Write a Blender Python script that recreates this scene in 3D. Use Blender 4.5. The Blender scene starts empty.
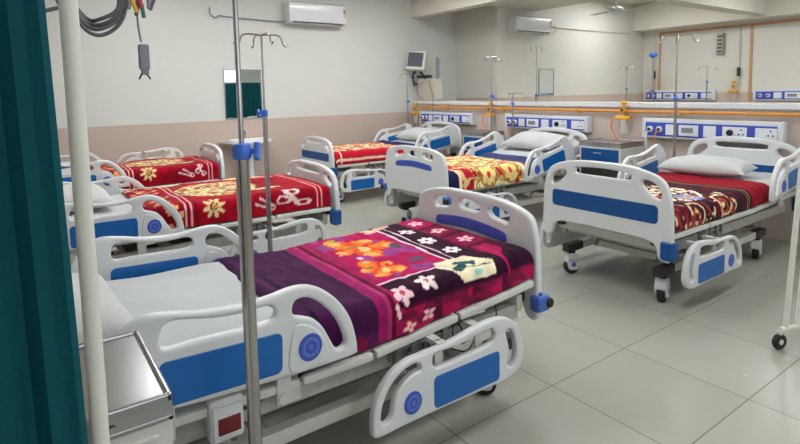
import bpy, bmesh, math, random
import numpy as np
from mathutils import Matrix, Vector
random.seed(7)
S = bpy.context.scene
C = S.collection
PI = math.pi

def s2l(c):
    return tuple((v/255/12.92 if v/255 <= .04045 else ((v/255+.055)/1.055)**2.4) for v in c)

# ------------------------------------------------------------------ materials
def mat(name, rgb, rough=.5, metal=0, bump=0, bscale=40, coat=0, sheen=0, spec=.5, attr=None, emit=0, mottle=0, mscale=6, alpha=1):
    m = bpy.data.materials.new(name); m.use_nodes = True
    nt = m.node_tree; b = nt.nodes['Principled BSDF']
    b.inputs['Base Color'].default_value = (*s2l(rgb), 1)
    b.inputs['Roughness'].default_value = rough
    b.inputs['Metallic'].default_value = metal
    b.inputs['Coat Weight'].default_value = coat
    b.inputs['Sheen Weight'].default_value = sheen
    b.inputs['Specular IOR Level'].default_value = spec
    b.inputs['Alpha'].default_value = alpha
    if emit:
        b.inputs['Emission Color'].default_value = (*s2l(rgb), 1)
        b.inputs['Emission Strength'].default_value = emit
    tc = None
    if bump or mottle:
        tc = nt.nodes.new('ShaderNodeTexCoord')
    if bump:
        n = nt.nodes.new('ShaderNodeTexNoise'); n.inputs['Scale'].default_value = bscale; n.inputs['Detail'].default_value = 4
        bp = nt.nodes.new('ShaderNodeBump'); bp.inputs['Strength'].default_value = bump; bp.inputs['Distance'].default_value = .01
        nt.links.new(tc.outputs['Object'], n.inputs['Vector'])
        nt.links.new(n.outputs['Fac'], bp.inputs['Height']); nt.links.new(bp.outputs['Normal'], b.inputs['Normal'])
    if mottle:
        n = nt.nodes.new('ShaderNodeTexNoise'); n.inputs['Scale'].default_value = mscale; n.inputs['Detail'].default_value = 5
        mx = nt.nodes.new('ShaderNodeMixRGB'); mx.blend_type = 'MULTIPLY'; mx.inputs['Fac'].default_value = mottle
        mx.inputs['Color1'].default_value = (*s2l(rgb), 1)
        nt.links.new(tc.outputs['Object'], n.inputs['Vector'])
        nt.links.new(n.outputs['Fac'], mx.inputs['Color2']); nt.links.new(mx.outputs['Color'], b.inputs['Base Color'])
    if attr:
        a = nt.nodes.new('ShaderNodeAttribute'); a.attribute_name = attr
        nt.links.new(a.outputs['Color'], b.inputs['Base Color'])
    return m

M = {}
M['white'] = mat('white_plastic', (212, 214, 214), .33, bump=.05, bscale=60, coat=.15)
M['worn'] = mat('worn_white_enamel', (200, 198, 190), .5, mottle=.5, mscale=22)
M['white_warm'] = mat('white_enamel', (214, 214, 206), .4, mottle=.12)
M['cream'] = mat('cream_enamel', (218, 218, 206), .35, bump=.03)
M['blue'] = mat('blue_panel', (8, 98, 174), .35, mottle=.15, mscale=9)
M['deepblue'] = mat('deep_blue_panel', (4, 76, 142), .35, mottle=.15, mscale=9)
M['violet'] = mat('violet_blue_panel', (62, 84, 184), .38, mottle=.1)
M['bumper'] = mat('blue_rubber', (62, 98, 176), .5, bump=.1)
M['sky'] = mat('light_blue_badge', (84, 116, 196), .4)
M['black'] = mat('black_rubber', (22, 22, 24), .6, bump=.1)
M['dark'] = mat('dark_grey_steel', (70, 68, 66), .5, .5, mottle=.3, mscale=20)
M['grey'] = mat('grey_steel', (172, 172, 168), .45, .4, mottle=.35, mscale=14)
M['steel'] = mat('stainless_steel', (172, 172, 172), .25, 1, bump=.02, bscale=15)
M['chrome'] = mat('tube_steel', (176, 174, 172), .22, .95, bump=.02)
M['sheet'] = mat('white_sheet', (184, 188, 188), .85, bump=.35, bscale=9, sheen=.2)
M['pillow'] = mat('pillow_cloth', (188, 190, 188), .85, bump=.3, bscale=12, sheen=.2)
M['fleece'] = mat('printed_fleece', (120, 20, 40), .95, attr='Col', bump=.35, bscale=60, sheen=.04, spec=.12)
M['navy'] = mat('navy_fleece', (22, 34, 92), .95, bump=.35, bscale=45, sheen=.2, spec=.2)
M['curtain'] = mat('teal_curtain', (0, 76, 84), .75, bump=.12, bscale=120, sheen=.0, spec=.2)
M['knob'] = mat('blue_clamp_plastic', (70, 116, 214), .4, bump=.05)
M['orange'] = mat('orange_pipe', (222, 148, 58), .4, mottle=.15)
M['yellow'] = mat('yellow_plastic', (232, 168, 36), .4, bump=.05)
M['tube'] = mat('orange_hose', (226, 120, 60), .5, bump=.05)
M['beige'] = mat('beige_plastic', (205, 198, 178), .5, mottle=.12)
M['clear'] = mat('clear_plastic_bottle', (225, 222, 214), .15, alpha=.35)
M['screen'] = mat('dark_screen', (86, 90, 100), .25, bump=.02)
M['greyp'] = mat('grey_plastic', (132, 132, 140), .5, bump=.08)
M['cable'] = mat('grey_cable', (92, 92, 94), .5, bump=.1)
M['red'] = mat('dark_red_plastic', (110, 22, 30), .35, bump=.05)
M['redlead'] = mat('red_clip', (190, 40, 40), .4); M['greenlead'] = mat('green_clip', (20, 120, 70), .4)
M['panelface'] = mat('socket_plate', (222, 226, 232), .35, bump=.02)
M['porcelain'] = mat('porcelain', (225, 228, 228), .15, coat=.5, bump=.01)
M['mirror'] = mat('mirror_glass', (235, 240, 240), .02, 1)
M['brown'] = mat('brown_trim', (206, 156, 112), .5, mottle=.2)
M['lamp'] = mat('lamp_diffuser', (250, 252, 255), .5, emit=9)
M['daylight'] = mat('frosted_daylight_pane', (232, 242, 255), .5, emit=1.6)  # glow for the added windows behind the camera
M['wallboard'] = mat('ledge_white', (214, 217, 220), .25, coat=.3, bump=.02)

def wall_mat(name, up, low, zsplit):
    m = bpy.data.materials.new(name); m.use_nodes = True
    nt = m.node_tree; b = nt.nodes['Principled BSDF']; b.inputs['Roughness'].default_value = .6
    g = nt.nodes.new('ShaderNodeNewGeometry'); sp = nt.nodes.new('ShaderNodeSeparateXYZ')
    gt = nt.nodes.new('ShaderNodeMath'); gt.operation = 'GREATER_THAN'; gt.inputs[1].default_value = zsplit
    mx = nt.nodes.new('ShaderNodeMixRGB'); mx.inputs['Color1'].default_value = (*s2l(low), 1); mx.inputs['Color2'].default_value = (*s2l(up), 1)
    nt.links.new(g.outputs['Position'], sp.inputs[0]); nt.links.new(sp.outputs['Z'], gt.inputs[0]); nt.links.new(gt.outputs[0], mx.inputs['Fac'])
    n = nt.nodes.new('ShaderNodeTexNoise'); n.inputs['Scale'].default_value = 1.5; n.inputs['Detail'].default_value = 6
    nt.links.new(g.outputs['Position'], n.inputs['Vector'])
    r = nt.nodes.new('ShaderNodeMapRange'); r.inputs['To Min'].default_value = .95; r.inputs['To Max'].default_value = 1.03
    nt.links.new(n.outputs['Fac'], r.inputs['Value'])
    m2 = nt.nodes.new('ShaderNodeMixRGB'); m2.blend_type = 'MULTIPLY'; m2.inputs['Fac'].default_value = 1
    nt.links.new(mx.outputs[0], m2.inputs['Color1']); nt.links.new(r.outputs[0], m2.inputs['Color2'])
    nt.links.new(m2.outputs[0], b.inputs['Base Color'])
    return m
WALL = (210, 212, 206); PINK = (194, 175, 162)
M['wall'] = wall_mat('painted_wall', WALL, PINK, 1.042)
M['wallfar'] = wall_mat('painted_far_wall', (214, 212, 202), (200, 180, 166), 1.25)
M['partition'] = wall_mat('partition_paint', (226, 226, 222), (196, 182, 172), 1.16)
M['ceiling'] = mat('ceiling_paint', (222, 218, 206), .7, mottle=.06)
M['beam'] = mat('beam_paint', (218, 214, 202), .7, mottle=.06)

def floor_mat():
    m = bpy.data.materials.new('glossy_floor_tiles'); m.use_nodes = True
    nt = m.node_tree; b = nt.nodes['Principled BSDF']
    g = nt.nodes.new('ShaderNodeNewGeometry'); sp = nt.nodes.new('ShaderNodeSeparateXYZ')
    nt.links.new(g.outputs['Position'], sp.inputs[0])
    def fm(op, a, bv=None):
        n = nt.nodes.new('ShaderNodeMath'); n.operation = op
        for i, v in enumerate((a, bv)):
            if v is None: continue
            if isinstance(v, (int, float)): n.inputs[i].default_value = v
            else: nt.links.new(v, n.inputs[i])
        return n.outputs[0]
    lines = []; ids = []
    for ax, off in (('X', .165), ('Y', .366)):
        t = fm('DIVIDE', fm('SUBTRACT', sp.outputs[ax], off - 12), .6)
        fr = fm('FRACT', t); ids.append(fm('FLOOR', t))
        d = fm('MINIMUM', fr, fm('SUBTRACT', 1, fr))
        lines.append(fm('LESS_THAN', d, .0042))
    ln = fm('MAXIMUM', *lines)
    wn = nt.nodes.new('ShaderNodeTexWhiteNoise'); cb = nt.nodes.new('ShaderNodeCombineXYZ')
    nt.links.new(ids[0], cb.inputs[0]); nt.links.new(ids[1], cb.inputs[1]); nt.links.new(cb.outputs[0], wn.inputs['Vector'])
    n = nt.nodes.new('ShaderNodeTexNoise'); n.inputs['Scale'].default_value = 3; n.inputs['Detail'].default_value = 8
    nt.links.new(g.outputs['Position'], n.inputs['Vector'])
    v = fm('ADD', fm('MULTIPLY', wn.outputs['Value'], .05), fm('ADD', .93, fm('MULTIPLY', n.outputs['Fac'], .08)))
    mx = nt.nodes.new('ShaderNodeMixRGB'); mx.blend_type = 'MULTIPLY'; mx.inputs['Fac'].default_value = 1
    mx.inputs['Color1'].default_value = (*s2l((160, 161, 149)), 1); nt.links.new(v, mx.inputs['Color2'])
    m2 = nt.nodes.new('ShaderNodeMixRGB'); m2.inputs['Color2'].default_value = (*s2l((96, 92, 82)), 1)
    nt.links.new(ln, m2.inputs['Fac']); nt.links.new(mx.outputs[0], m2.inputs['Color1']); nt.links.new(m2.outputs[0], b.inputs['Base Color'])
    b.inputs['Roughness'].default_value = .2
    nt.links.new(fm('ADD', fm('MULTIPLY', n.outputs['Fac'], .1), fm('ADD', .2, fm('MULTIPLY', ln, .4))), b.inputs['Roughness'])
    b.inputs['Specular IOR Level'].default_value = .45
    return m
M['floor'] = floor_mat()

# ------------------------------------------------------------------ mesh builder
def catmull(pts, n=5, closed=True):
    P = [np.array(p, float) for p in pts]; N = len(P); out = []
    rng = range(N) if closed else range(N-1)
    for i in rng:
        if closed: a, b, c, d = P[i-1], P[i], P[(i+1) % N], P[(i+2) % N]
        else: a, b, c, d = P[max(i-1, 0)], P[i], P[i+1], P[min(i+2, N-1)]
        for k in range(n):
            t = k/n
            out.append(.5*((2*b)+(-a+c)*t+(2*a-5*b+4*c-d)*t*t+(-a+3*b-3*c+d)*t**3))
    if not closed: out.append(P[-1])
    return out

def rrect(x0, y0, x1, y1, r, n=5):
    out = []
    for cx, cy, a0 in ((x1-r, y1-r, 0), (x0+r, y1-r, 90), (x0+r, y0+r, 180), (x1-r, y0+r, 270)):
        for k in range(n+1):
            a = math.radians(a0+90*k/n); out.append((cx+r*math.cos(a), cy+r*math.sin(a)))
    return out

def ellipse(cx, cy, rx, ry, n=28, rot=0):
    c, s = math.cos(rot), math.sin(rot)
    return [(cx+rx*math.cos(a)*c-ry*math.sin(a)*s, cy+rx*math.cos(a)*s+ry*math.sin(a)*c) for a in [2*PI*k/n for k in range(n)]]

XZ = Matrix(((1, 0, 0, 0), (0, 0, -1, 0), (0, 1, 0, 0), (0, 0, 0, 1)))   # plate (a,b,n) -> x,z ; thickness along y
YZ = Matrix(((0, 0, 1, 0), (1, 0, 0, 0), (0, 1, 0, 0), (0, 0, 0, 1)))    # plate (a,b,n) -> y,z ; thickness along x

class MB:
    def __init__(s): s.bm = bmesh.new()
    def _add(s, me_bm, mi, mtx=None):
        if mtx is not None: bmesh.ops.transform(me_bm, matrix=mtx, verts=me_bm.verts)
        for f in me_bm.faces: f.material_index = mi; f.smooth = True
        t = bpy.data.meshes.new('t'); me_bm.to_mesh(t); me_bm.free(); s.bm.from_mesh(t); bpy.data.meshes.remove(t)
        return s
    def box(s, c, size, bev=.004, mi=0, rot=None, seg=2):
        b = bmesh.new(); bmesh.ops.create_cube(b, size=1)
        bmesh.ops.scale(b, vec=size, verts=b.verts)
        if bev: bmesh.ops.bevel(b, geom=b.edges[:], offset=min(bev, min(size)*.45), segments=seg, affect='EDGES', profile=.5)
        m = Matrix.Translation(c)
        if rot is not None: m = m @ rot
        return s._add(b, mi, m)
    def bx(s, x0, x1, y0, y1, z0, z1, bev=.004, mi=0):
        return s.box(((x0+x1)/2, (y0+y1)/2, (z0+z1)/2), (abs(x1-x0), abs(y1-y0), abs(z1-z0)), bev, mi)
    def cyl(s, p0, p1, r, r2=None, seg=16, mi=0, bev=0):
        p0, p1 = Vector(p0), Vector(p1); d = p1-p0
        b = bmesh.new(); bmesh.ops.create_cone(b, cap_ends=True, segments=seg, radius1=r, radius2=r if r2 is None else r2, depth=d.length)
        if bev: bmesh.ops.bevel(b, geom=[e for e in b.edges if len(e.link_faces) == 2 and max(len(f.verts) for f in e.link_faces) > 4], offset=bev, segments=2, affect='EDGES')
        return s._add(b, mi, Matrix.Translation((p0+p1)/2) @ d.to_track_quat('Z', 'Y').to_matrix().to_4x4())
    def lathe(s, prof, c=(0, 0, 0), seg=24, mi=0, mtx=None):
        b = bmesh.new(); rings = []
        for r, z in prof:
            rings.append([b.verts.new((r*math.cos(2*PI*k/seg), r*math.sin(2*PI*k/seg), z)) for k in range(seg)])
        for a, q in zip(rings, rings[1:]):
            for k in range(seg): b.faces.new((a[k], a[(k+1) % seg], q[(k+1) % seg], q[k]))
        if prof[0][0] > 1e-4: b.faces.new(rings[0][::-1])
        if prof[-1][0] > 1e-4: b.faces.new(rings[-1])
        bmesh.ops.remove_doubles(b, verts=b.verts, dist=1e-6); bmesh.ops.recalc_face_normals(b, faces=b.faces)
        return s._add(b, mi, Matrix.Translation(c) @ (mtx or Matrix()))
    def tube(s, pts, r, smooth=0, seg=10, mi=0, closed=False):
        if smooth: pts = catmull(pts, smooth, closed)
        P = [Vector(p) for p in pts]; b = bmesh.new(); rings = []; up = None; N = len(P)
        for i, p in enumerate(P):
            if closed: d = (P[(i+1) % N]-P[i-1])
            else: d = (P[min(i+1, N-1)]-P[max(i-1, 0)])
            d.normalize()
            if up is None: up = d.orthogonal().normalized()
            up = (up-d*up.dot(d)); up = up.normalized() if up.length > 1e-6 else d.orthogonal().normalized()
            q = d.cross(up)
            rings.append([b.verts.new(p+up*(r*math.cos(2*PI*k/seg))+q*(r*math.sin(2*PI*k/seg))) for k in range(seg)])
        pr = list(zip(rings, rings[1:])) + ([(rings[-1], rings[0])] if closed else [])
        for a, q in pr:
            for k in range(seg): b.faces.new((a[k], a[(k+1) % seg], q[(k+1) % seg], q[k]))
        if not closed: b.faces.new(rings[0][::-1]); b.faces.new(rings[-1])
        bmesh.ops.recalc_face_normals(b, faces=b.faces)
        return s._add(b, mi)
    def plate(s, outline, holes, th, mtx, bev=.006, mi=0):
        cu = bpy.data.curves.new('c', 'CURVE'); cu.dimensions = '2D'; cu.fill_mode = 'BOTH'
        cu.extrude = th/2-bev; cu.bevel_depth = bev; cu.bevel_resolution = 2; cu.offset = -bev
        def area(P): return sum(P[i-1][0]*P[i][1]-P[i][0]*P[i-1][1] for i in range(len(P)))
        for k, P in enumerate([outline]+list(holes)):
            if (area(P) > 0) == (k > 0): P = P[::-1]
            sp = cu.splines.new('POLY'); sp.points.add(len(P)-1)
            for q, p in zip(sp.points, P): q.co = (p[0], p[1], 0, 1)
            sp.use_cyclic_u = True
        o = bpy.data.objects.new('c', cu); me = bpy.data.meshes.new_from_object(o)
        b = bmesh.new(); b.from_mesh(me); bpy.data.meshes.remove(me); bpy.data.objects.remove(o); bpy.data.curves.remove(cu)
        bmesh.ops.remove_doubles(b, verts=b.verts, dist=1e-5); bmesh.ops.recalc_face_normals(b, faces=b.faces)
        return s._add(b, mi, mtx)
    def xf(s, m): bmesh.ops.transform(s.bm, matrix=m, verts=s.bm.verts); return s
    def build(s, name, mats, parent=None, mtx=None, ang=40):
        me = bpy.data.meshes.new(name); s.bm.to_mesh(me); s.bm.free()
        for m in (mats if isinstance(mats, (list, tuple)) else [mats]): me.materials.append(M[m])
        me.set_sharp_from_angle(angle=math.radians(ang))
        o = bpy.data.objects.new(name, me); C.objects.link(o)
        w = o.modifiers.new('weighted', 'WEIGHTED_NORMAL'); w.keep_sharp = True
        if parent: o.parent = parent
        if mtx is not None: o.matrix_local = mtx
        return o

def tag(o, label, cat, group=None, kind=None):
    if label: o['label'] = label
    if cat: o['category'] = cat
    if group: o['group'] = group
    if kind: o['kind'] = kind
    return o
def thing(name, loc, rz, label, cat, group=None):
    o = bpy.data.objects.new(name, None); C.objects.link(o); o.location = loc; o.rotation_euler = (0, 0, rz)
    o.empty_display_size = .1
    return tag(o, label, cat, group)
def struct(name, mb, m, label=None):
    o = mb.build(name, m); o['kind'] = 'structure'
    if label: o['label'] = label
    return o

# ------------------------------------------------------------------ room
YA = 7.3; YB = 6.29; XP = 5.5; XF = 10.8; CZ = 3.05; XL = -.75; Y0 = -3.2
struct('floor', MB().bx(XL-.2, XF+.3, Y0-.2, YA+.3, -.1, 0, 0), 'floor')
struct('ceiling', MB().bx(XL-.2, XF+.3, Y0-.2, YA+.3, CZ, CZ+.1, 0), 'ceiling')
struct('wall_left', MB().bx(XL-.15, XL, Y0, YA, 0, CZ, 0), 'wall')
struct('wall_back', MB().bx(XL-.15, 6.46, YA, YA+.15, 0, CZ, 0), 'wall')
struct('wall_back_right', MB().bx(6.46, XF+.15, YB, YA+.15, 0, CZ, 0), 'wallfar')
struct('wall_right', MB().bx(XF, XF+.15, Y0, YB, 0, CZ, 0), 'wallfar')
struct('wall_front', MB().bx(XL-.15, XF+.15, Y0-.15, Y0, 0, CZ, 0), 'wall')
# low partition with its white ledge
mb = MB(); mb.bx(XP, XP+.14, 0.5, YA-.002, 0, 1.17, .002)
struct('wall_partition', mb, 'partition')
mb = MB(); mb.bx(XP-.025, XP+.2, 0.5, YA-.002, 1.165, 1.222, .008)
struct('trim_1', mb, 'wallboard')
# beams and soffit
struct('trim_2', MB().bx(5.46, 5.66, Y0, YA, 2.6, CZ, .004), 'beam')
struct('trim_3', MB().bx(5.66, 7.42, Y0, YB, 2.72, CZ, .004), 'ceiling')
struct('trim_4', MB().bx(7.42, 10.4, 3.9, 4.15, 2.56, CZ, .004), 'beam')
struct('trim_5', MB().bx(10.4, XF, Y0, YB, 2.52, CZ, .004), 'beam')
mb = MB(); mb.bx(XF-.02, XF, Y0, 5.95, 2.43, 2.475, .004)
for y in (5.93, 4.25, 2.6): mb.bx(XF-.02, XF, y-.02, y+.02, 0, 2.43, .004)
struct('trim_6', mb, 'brown')
# skirting
struct('baseboard_back', MB().bx(XL, 6.46, YA-.012, YA, 0, .1, .003), 'wall')
struct('baseboard_partition', MB().bx(XP-.012, XP, 0.5, YA-.02, 0, .1, .003), 'partition')

# ------------------------------------------------------------------ hospital bed
BL = 2.15
# side rail outlines measured in bed coordinates (x from the head end, height above deck level .49)
HR_OUT = [(.30, -.04), (.305, .10), (.335, .20), (.385, .265), (.44, .298), (.52, .292), (.60, .278), (.71, .272), (.80, .280), (.87, .292), (.93, .289), (.99, .26), (1.045, .21), (1.085, .15), (1.108, .08), (1.115, .03), (1.10, .012), (.96, .006), (.80, .006), (.60, .010), (.45, .012), (.36, -.03)]
HR_SLOT = [(.482, .235), (.495, .262), (.53, .268), (.62, .252), (.71, .246), (.79, .252), (.815, .235), (.812, .21), (.77, .20), (.68, .198), (.57, .198), (.50, .194), (.482, .208)]
HR_ARCH = [(.874, .225), (.888, .250), (.932, .248), (.984, .212), (1.031, .158), (1.06, .10), (1.068, .062), (1.05, .048), (1.03, .055), (1.012, .085), (.985, .135), (.953, .17), (.915, .188), (.882, .20)]
FR_OUT = [(1.122, .02), (1.126, .085), (1.148, .15), (1.20, .208), (1.27, .238), (1.36, .242), (1.47, .246), (1.59, .264), (1.69, .275), (1.765, .267), (1.825, .237), (1.866, .186), (1.886, .11), (1.882, .052), (1.846, .01), (1.767, -.006), (1.65, -.004), (1.43, 0), (1.28, 0), (1.16, -.003), (1.13, .004)]
FR_ARCH = [(1.158, .052), (1.163, .102), (1.192, .158), (1.243, .20), (1.298, .217), (1.33, .208), (1.333, .186), (1.30, .181), (1.257, .159), (1.22, .117), (1.205, .057), (1.183, .037)]
FR_SLOT = [(1.39, .195), (1.398, .222), (1.438, .226), (1.52, .222), (1.605, .234), (1.69, .241), (1.714, .222), (1.714, .19), (1.684, .177), (1.57, .17), (1.438, .167), (1.402, .172)]
FR_RH = [(1.778, .203), (1.797, .21), (1.822, .193), (1.842, .122), (1.836, .06), (1.81, .04), (1.785, .062), (1.80, .12)]

def rail_head(bed, side, hinge, ang, yoff, dx=0):
    """raised head side rail: panel, blue inlay, round badge, support arm"""
    y = side*yoff
    R = Matrix.Translation((hinge[0], y, hinge[1])) @ Matrix.Rotation(ang, 4, 'Y') @ Matrix.Translation((-hinge[0]+dx, 0, 0))
    mb = MB(); mb.plate(catmull(HR_OUT, 4), [catmull(HR_SLOT, 4), catmull(HR_ARCH, 4)], .034, XZ, .011)
    mb.plate(catmull([(.865, .02), (.865, .12), (.885, .17), (.93, .16), (.975, .12), (1.0, .06), (1.0, .03), (.97, .02)], 3), [], .044, XZ, .006)
    rail = mb.build('side_rail', 'white', bed, R)
    mb = MB(); mb.plate(rrect(.475, .028, .838, .160, .022), [], .040, XZ, .003)
    mb.build('inlay_panel', 'blue', rail)
    mb = MB(); mb.plate(ellipse(.932, .088, .042, .046), [], .050, XZ, .003); mb.plate(ellipse(.932, .088, .030, .033), [ellipse(.932, .088, .020, .023)], .053, XZ, .001, 1); mb.plate(ellipse(.932, .088, .009, .010), [], .053, XZ, .001, 1)
    mb.build('round_badge', ['violet', 'sky'], rail)
    s = -side
    for x in (.50, .86): MB().box((x, s*.03, -.035), (.05, .02, .13), .004).cyl((x, s*.04, -.08), (x, s*.015, -.08), .02).build('support_arm', 'white_warm', rail)
    return rail

def rail_foot(bed, side, z, yoff, dx=0, inlay=True):
    y = side*yoff
    R = Matrix.Translation((dx, y, z))
    mb = MB(); mb.plate(catmull(FR_OUT, 4), [catmull(FR_ARCH, 4), catmull(FR_SLOT, 4), catmull(FR_RH, 3)], .034, XZ, .009)
    rail = mb.build('side_rail', 'white', bed, R)
    if inlay: MB().plate(rrect(1.393, .012, 1.738, .138, .02), [], .040, XZ, .003).build('inlay_panel', 'blue', rail)
    mb = MB(); mb.plate(ellipse(1.294, .075, .040, .043), [], .042, XZ, .003); mb.plate(ellipse(1.294, .075, .028, .031), [ellipse(1.294, .075, .018, .021)], .045, XZ, .001, 1); mb.plate(ellipse(1.294, .075, .009, .010), [], .045, XZ, .001, 1)
    mb.build('round_badge', ['violet', 'sky'], rail)
    s = -side
    for x in (1.45, 1.66):
        mb = MB(); mb.box((x, s*.05, .24), (.04, .10, .02), .003); mb.box((x, s*.028, .20), (.04, .014, .1), .003)
        mb.build('support_arm', 'white_warm', rail)
    return rail

def board(bed, x, style, name, dz=0, sgn=1, bw=1., bz=None, far=1):
    W = .485
    if style == 'A':       # three large openings, broad blue field
        out = [(-W, .33), (-W-.004, .50), (-W+.004, .66), (-W+.03, .77), (-W+.075, .83), (-W+.17, .868), (-.15, .893), (.15, .893), (W-.17, .868), (W-.075, .83), (W-.03, .77), (W-.004, .66), (W+.004, .50), (W, .33), (W-.075, .325), (W-.10, .40), (W-.15, .428), (.2, .436), (-.2, .436), (-W+.15, .428), (-W+.10, .40), (-W+.075, .325)]
        hs = [catmull([(sx*.416, .708), (sx*.41, .757), (sx*.36, .802), (sx*.30, .812), (sx*.283, .785), (sx*.33, .735), (sx*.385, .703)], 4) for sx in (-1, 1)]
        hs.append(catmull([(-.19, .840), (0, .852), (.19, .840), (.212, .82), (.19, .798), (0, .796), (-.19, .798), (-.212, .82)], 4))
        inl = rrect(-.40, .545, .40, .663, .028); im = 'deepblue'
    else:                  # three small openings, arched violet strip
        out = [(-W, .33), (-W-.004, .50), (-W+.004, .66), (-W+.025, .76), (-W+.06, .81), (-W+.17, .845), (-.16, .862), (.16, .862), (W-.17, .845), (W-.06, .81), (W-.025, .76), (W-.004, .66), (W+.004, .50), (W, .33), (W-.07, .325), (W-.10, .385), (W-.15, .40), (.2, .408), (-.2, .408), (-W+.15, .40), (-W+.10, .385), (-W+.07, .325)]
        hs = [catmull([(sx*.29, .75), (sx*.30, .79), (sx*.255, .807), (sx*.18, .815), (sx*.15, .79), (sx*.175, .762), (sx*.24, .752)], 4) for sx in (-1, 1)]
        hs.append(catmull([(-.07, .772), (-.085, .795), (-.05, .817), (.05, .817), (.085, .795), (.07, .772), (0, .766)], 4))
        inl = catmull([(-.27, .652), (-.285, .680), (-.26, .702), (-.12, .719), (0, .724), (.12, .719), (.26, .702), (.285, .680), (.27, .652), (.1, .661), (0, .664), (-.1, .661)], 3); im = 'violet'
    z0 = bz[0] if bz else .328; kz = (bz[1]-bz[0])/.565 if bz else 1.
    T = lambda P: [(p[0]*bw, z0+(p[1]-.328)*kz) for p in P]
    out, hs, inl = catmull(out, 3), [T(h) for h in hs], T(inl); out = T(out); W = W*bw
    mb = MB(); mb.plate(out, hs, .04, YZ, .012)
    b = mb.build(name, 'white', bed, Matrix.Translation((x, 0, dz)))
    mb = MB(); mb.plate(inl, [], .046, YZ, .003); mb.build('inlay_panel', im, b)
    bo = z0-.328
    for sy in (-1, 1): MB().box((-sgn*.045, sy*.36, .42+bo), (.06, .05, .05), .005).build('board_bracket', 'dark', b)
    for sy in (-1, 1):
        if style == 'A':
            if sy*far > 0: mb = MB().box((-sgn*.02, sy*(W+.002), .47-dz+bo), (.07, .03, .07), .01, 0, None, 3)
            else: mb = MB().box((-sgn*.008, sy*(W-.028), .388-dz+bo), (.075, .085, .125), .02, 0, None, 3).box((-sgn*.03, sy*(W-.015), .39-dz+bo), (.06, .05, .09), .012)
            mb.build('bumper', 'deepblue', b)
        else:
            mb = MB(); mb.box((sgn*.002, sy*(W+.002), .405-dz), (.085, .06, .075), .014, 0, None, 3)
            mb.lathe([(.022, -.02), (.024, -.015), (.024, .012), (.020, .018), (0, .02)], (sgn*.035, sy*(W+.022), .405-dz), 18, 1, Matrix.Rotation((PI/2 if sy < 0 else -PI/2), 4, 'X'))
            mb.cyl((sgn*.0, sy*(W+.002), .44-dz), (sgn*.0, sy*(W+.002), .455-dz), .014, .010)
            mb.build('bumper', ['bumper', 'black'], b)
    return b

def caster(bed, x, y, spin):
    mb = MB()
    mb.lathe([(.0, .19), (.026, .188), (.028, .15), (.024, .145), (0, .145)], (0, 0, 0), 16, 1)
    mb.plate(catmull([(-.044, .085), (-.046, .13), (-.03, .158), (.03, .158), (.046, .13), (.044, .085)], 4), [], .078, XZ, .012)
    for sy in (-1, 1): mb.plate(catmull([(-.040, .055), (-.046, .10), (-.04, .13), (.04, .13), (.046, .10), (.040, .055), (.022, .036), (-.022, .036)], 4), [], .014, Matrix.Translation((0, sy*.032, 0)) @ XZ, .005)
    c = mb.build('caster', ['white', 'black'], bed, Matrix.Translation((x, y, 0)) @ Matrix.Rotation(spin, 4, 'Z'))
    mb = MB(); mb.lathe([(.0, -.022), (.05, -.022), (.057, -.014), (.057, .014), (.05, .022), (0, .022)], (.003, 0, .057), 24, 0, Matrix.Rotation(PI/2, 4, 'X'))
    mb.lathe([(.0, -.041), (.017, -.041), (.017, .041), (0, .041)], (.0, 0, .078), 16, 1, Matrix.Rotation(PI/2, 4, 'X'))
    mb.build('wheel', ['black', 'violet'], c)

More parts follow.
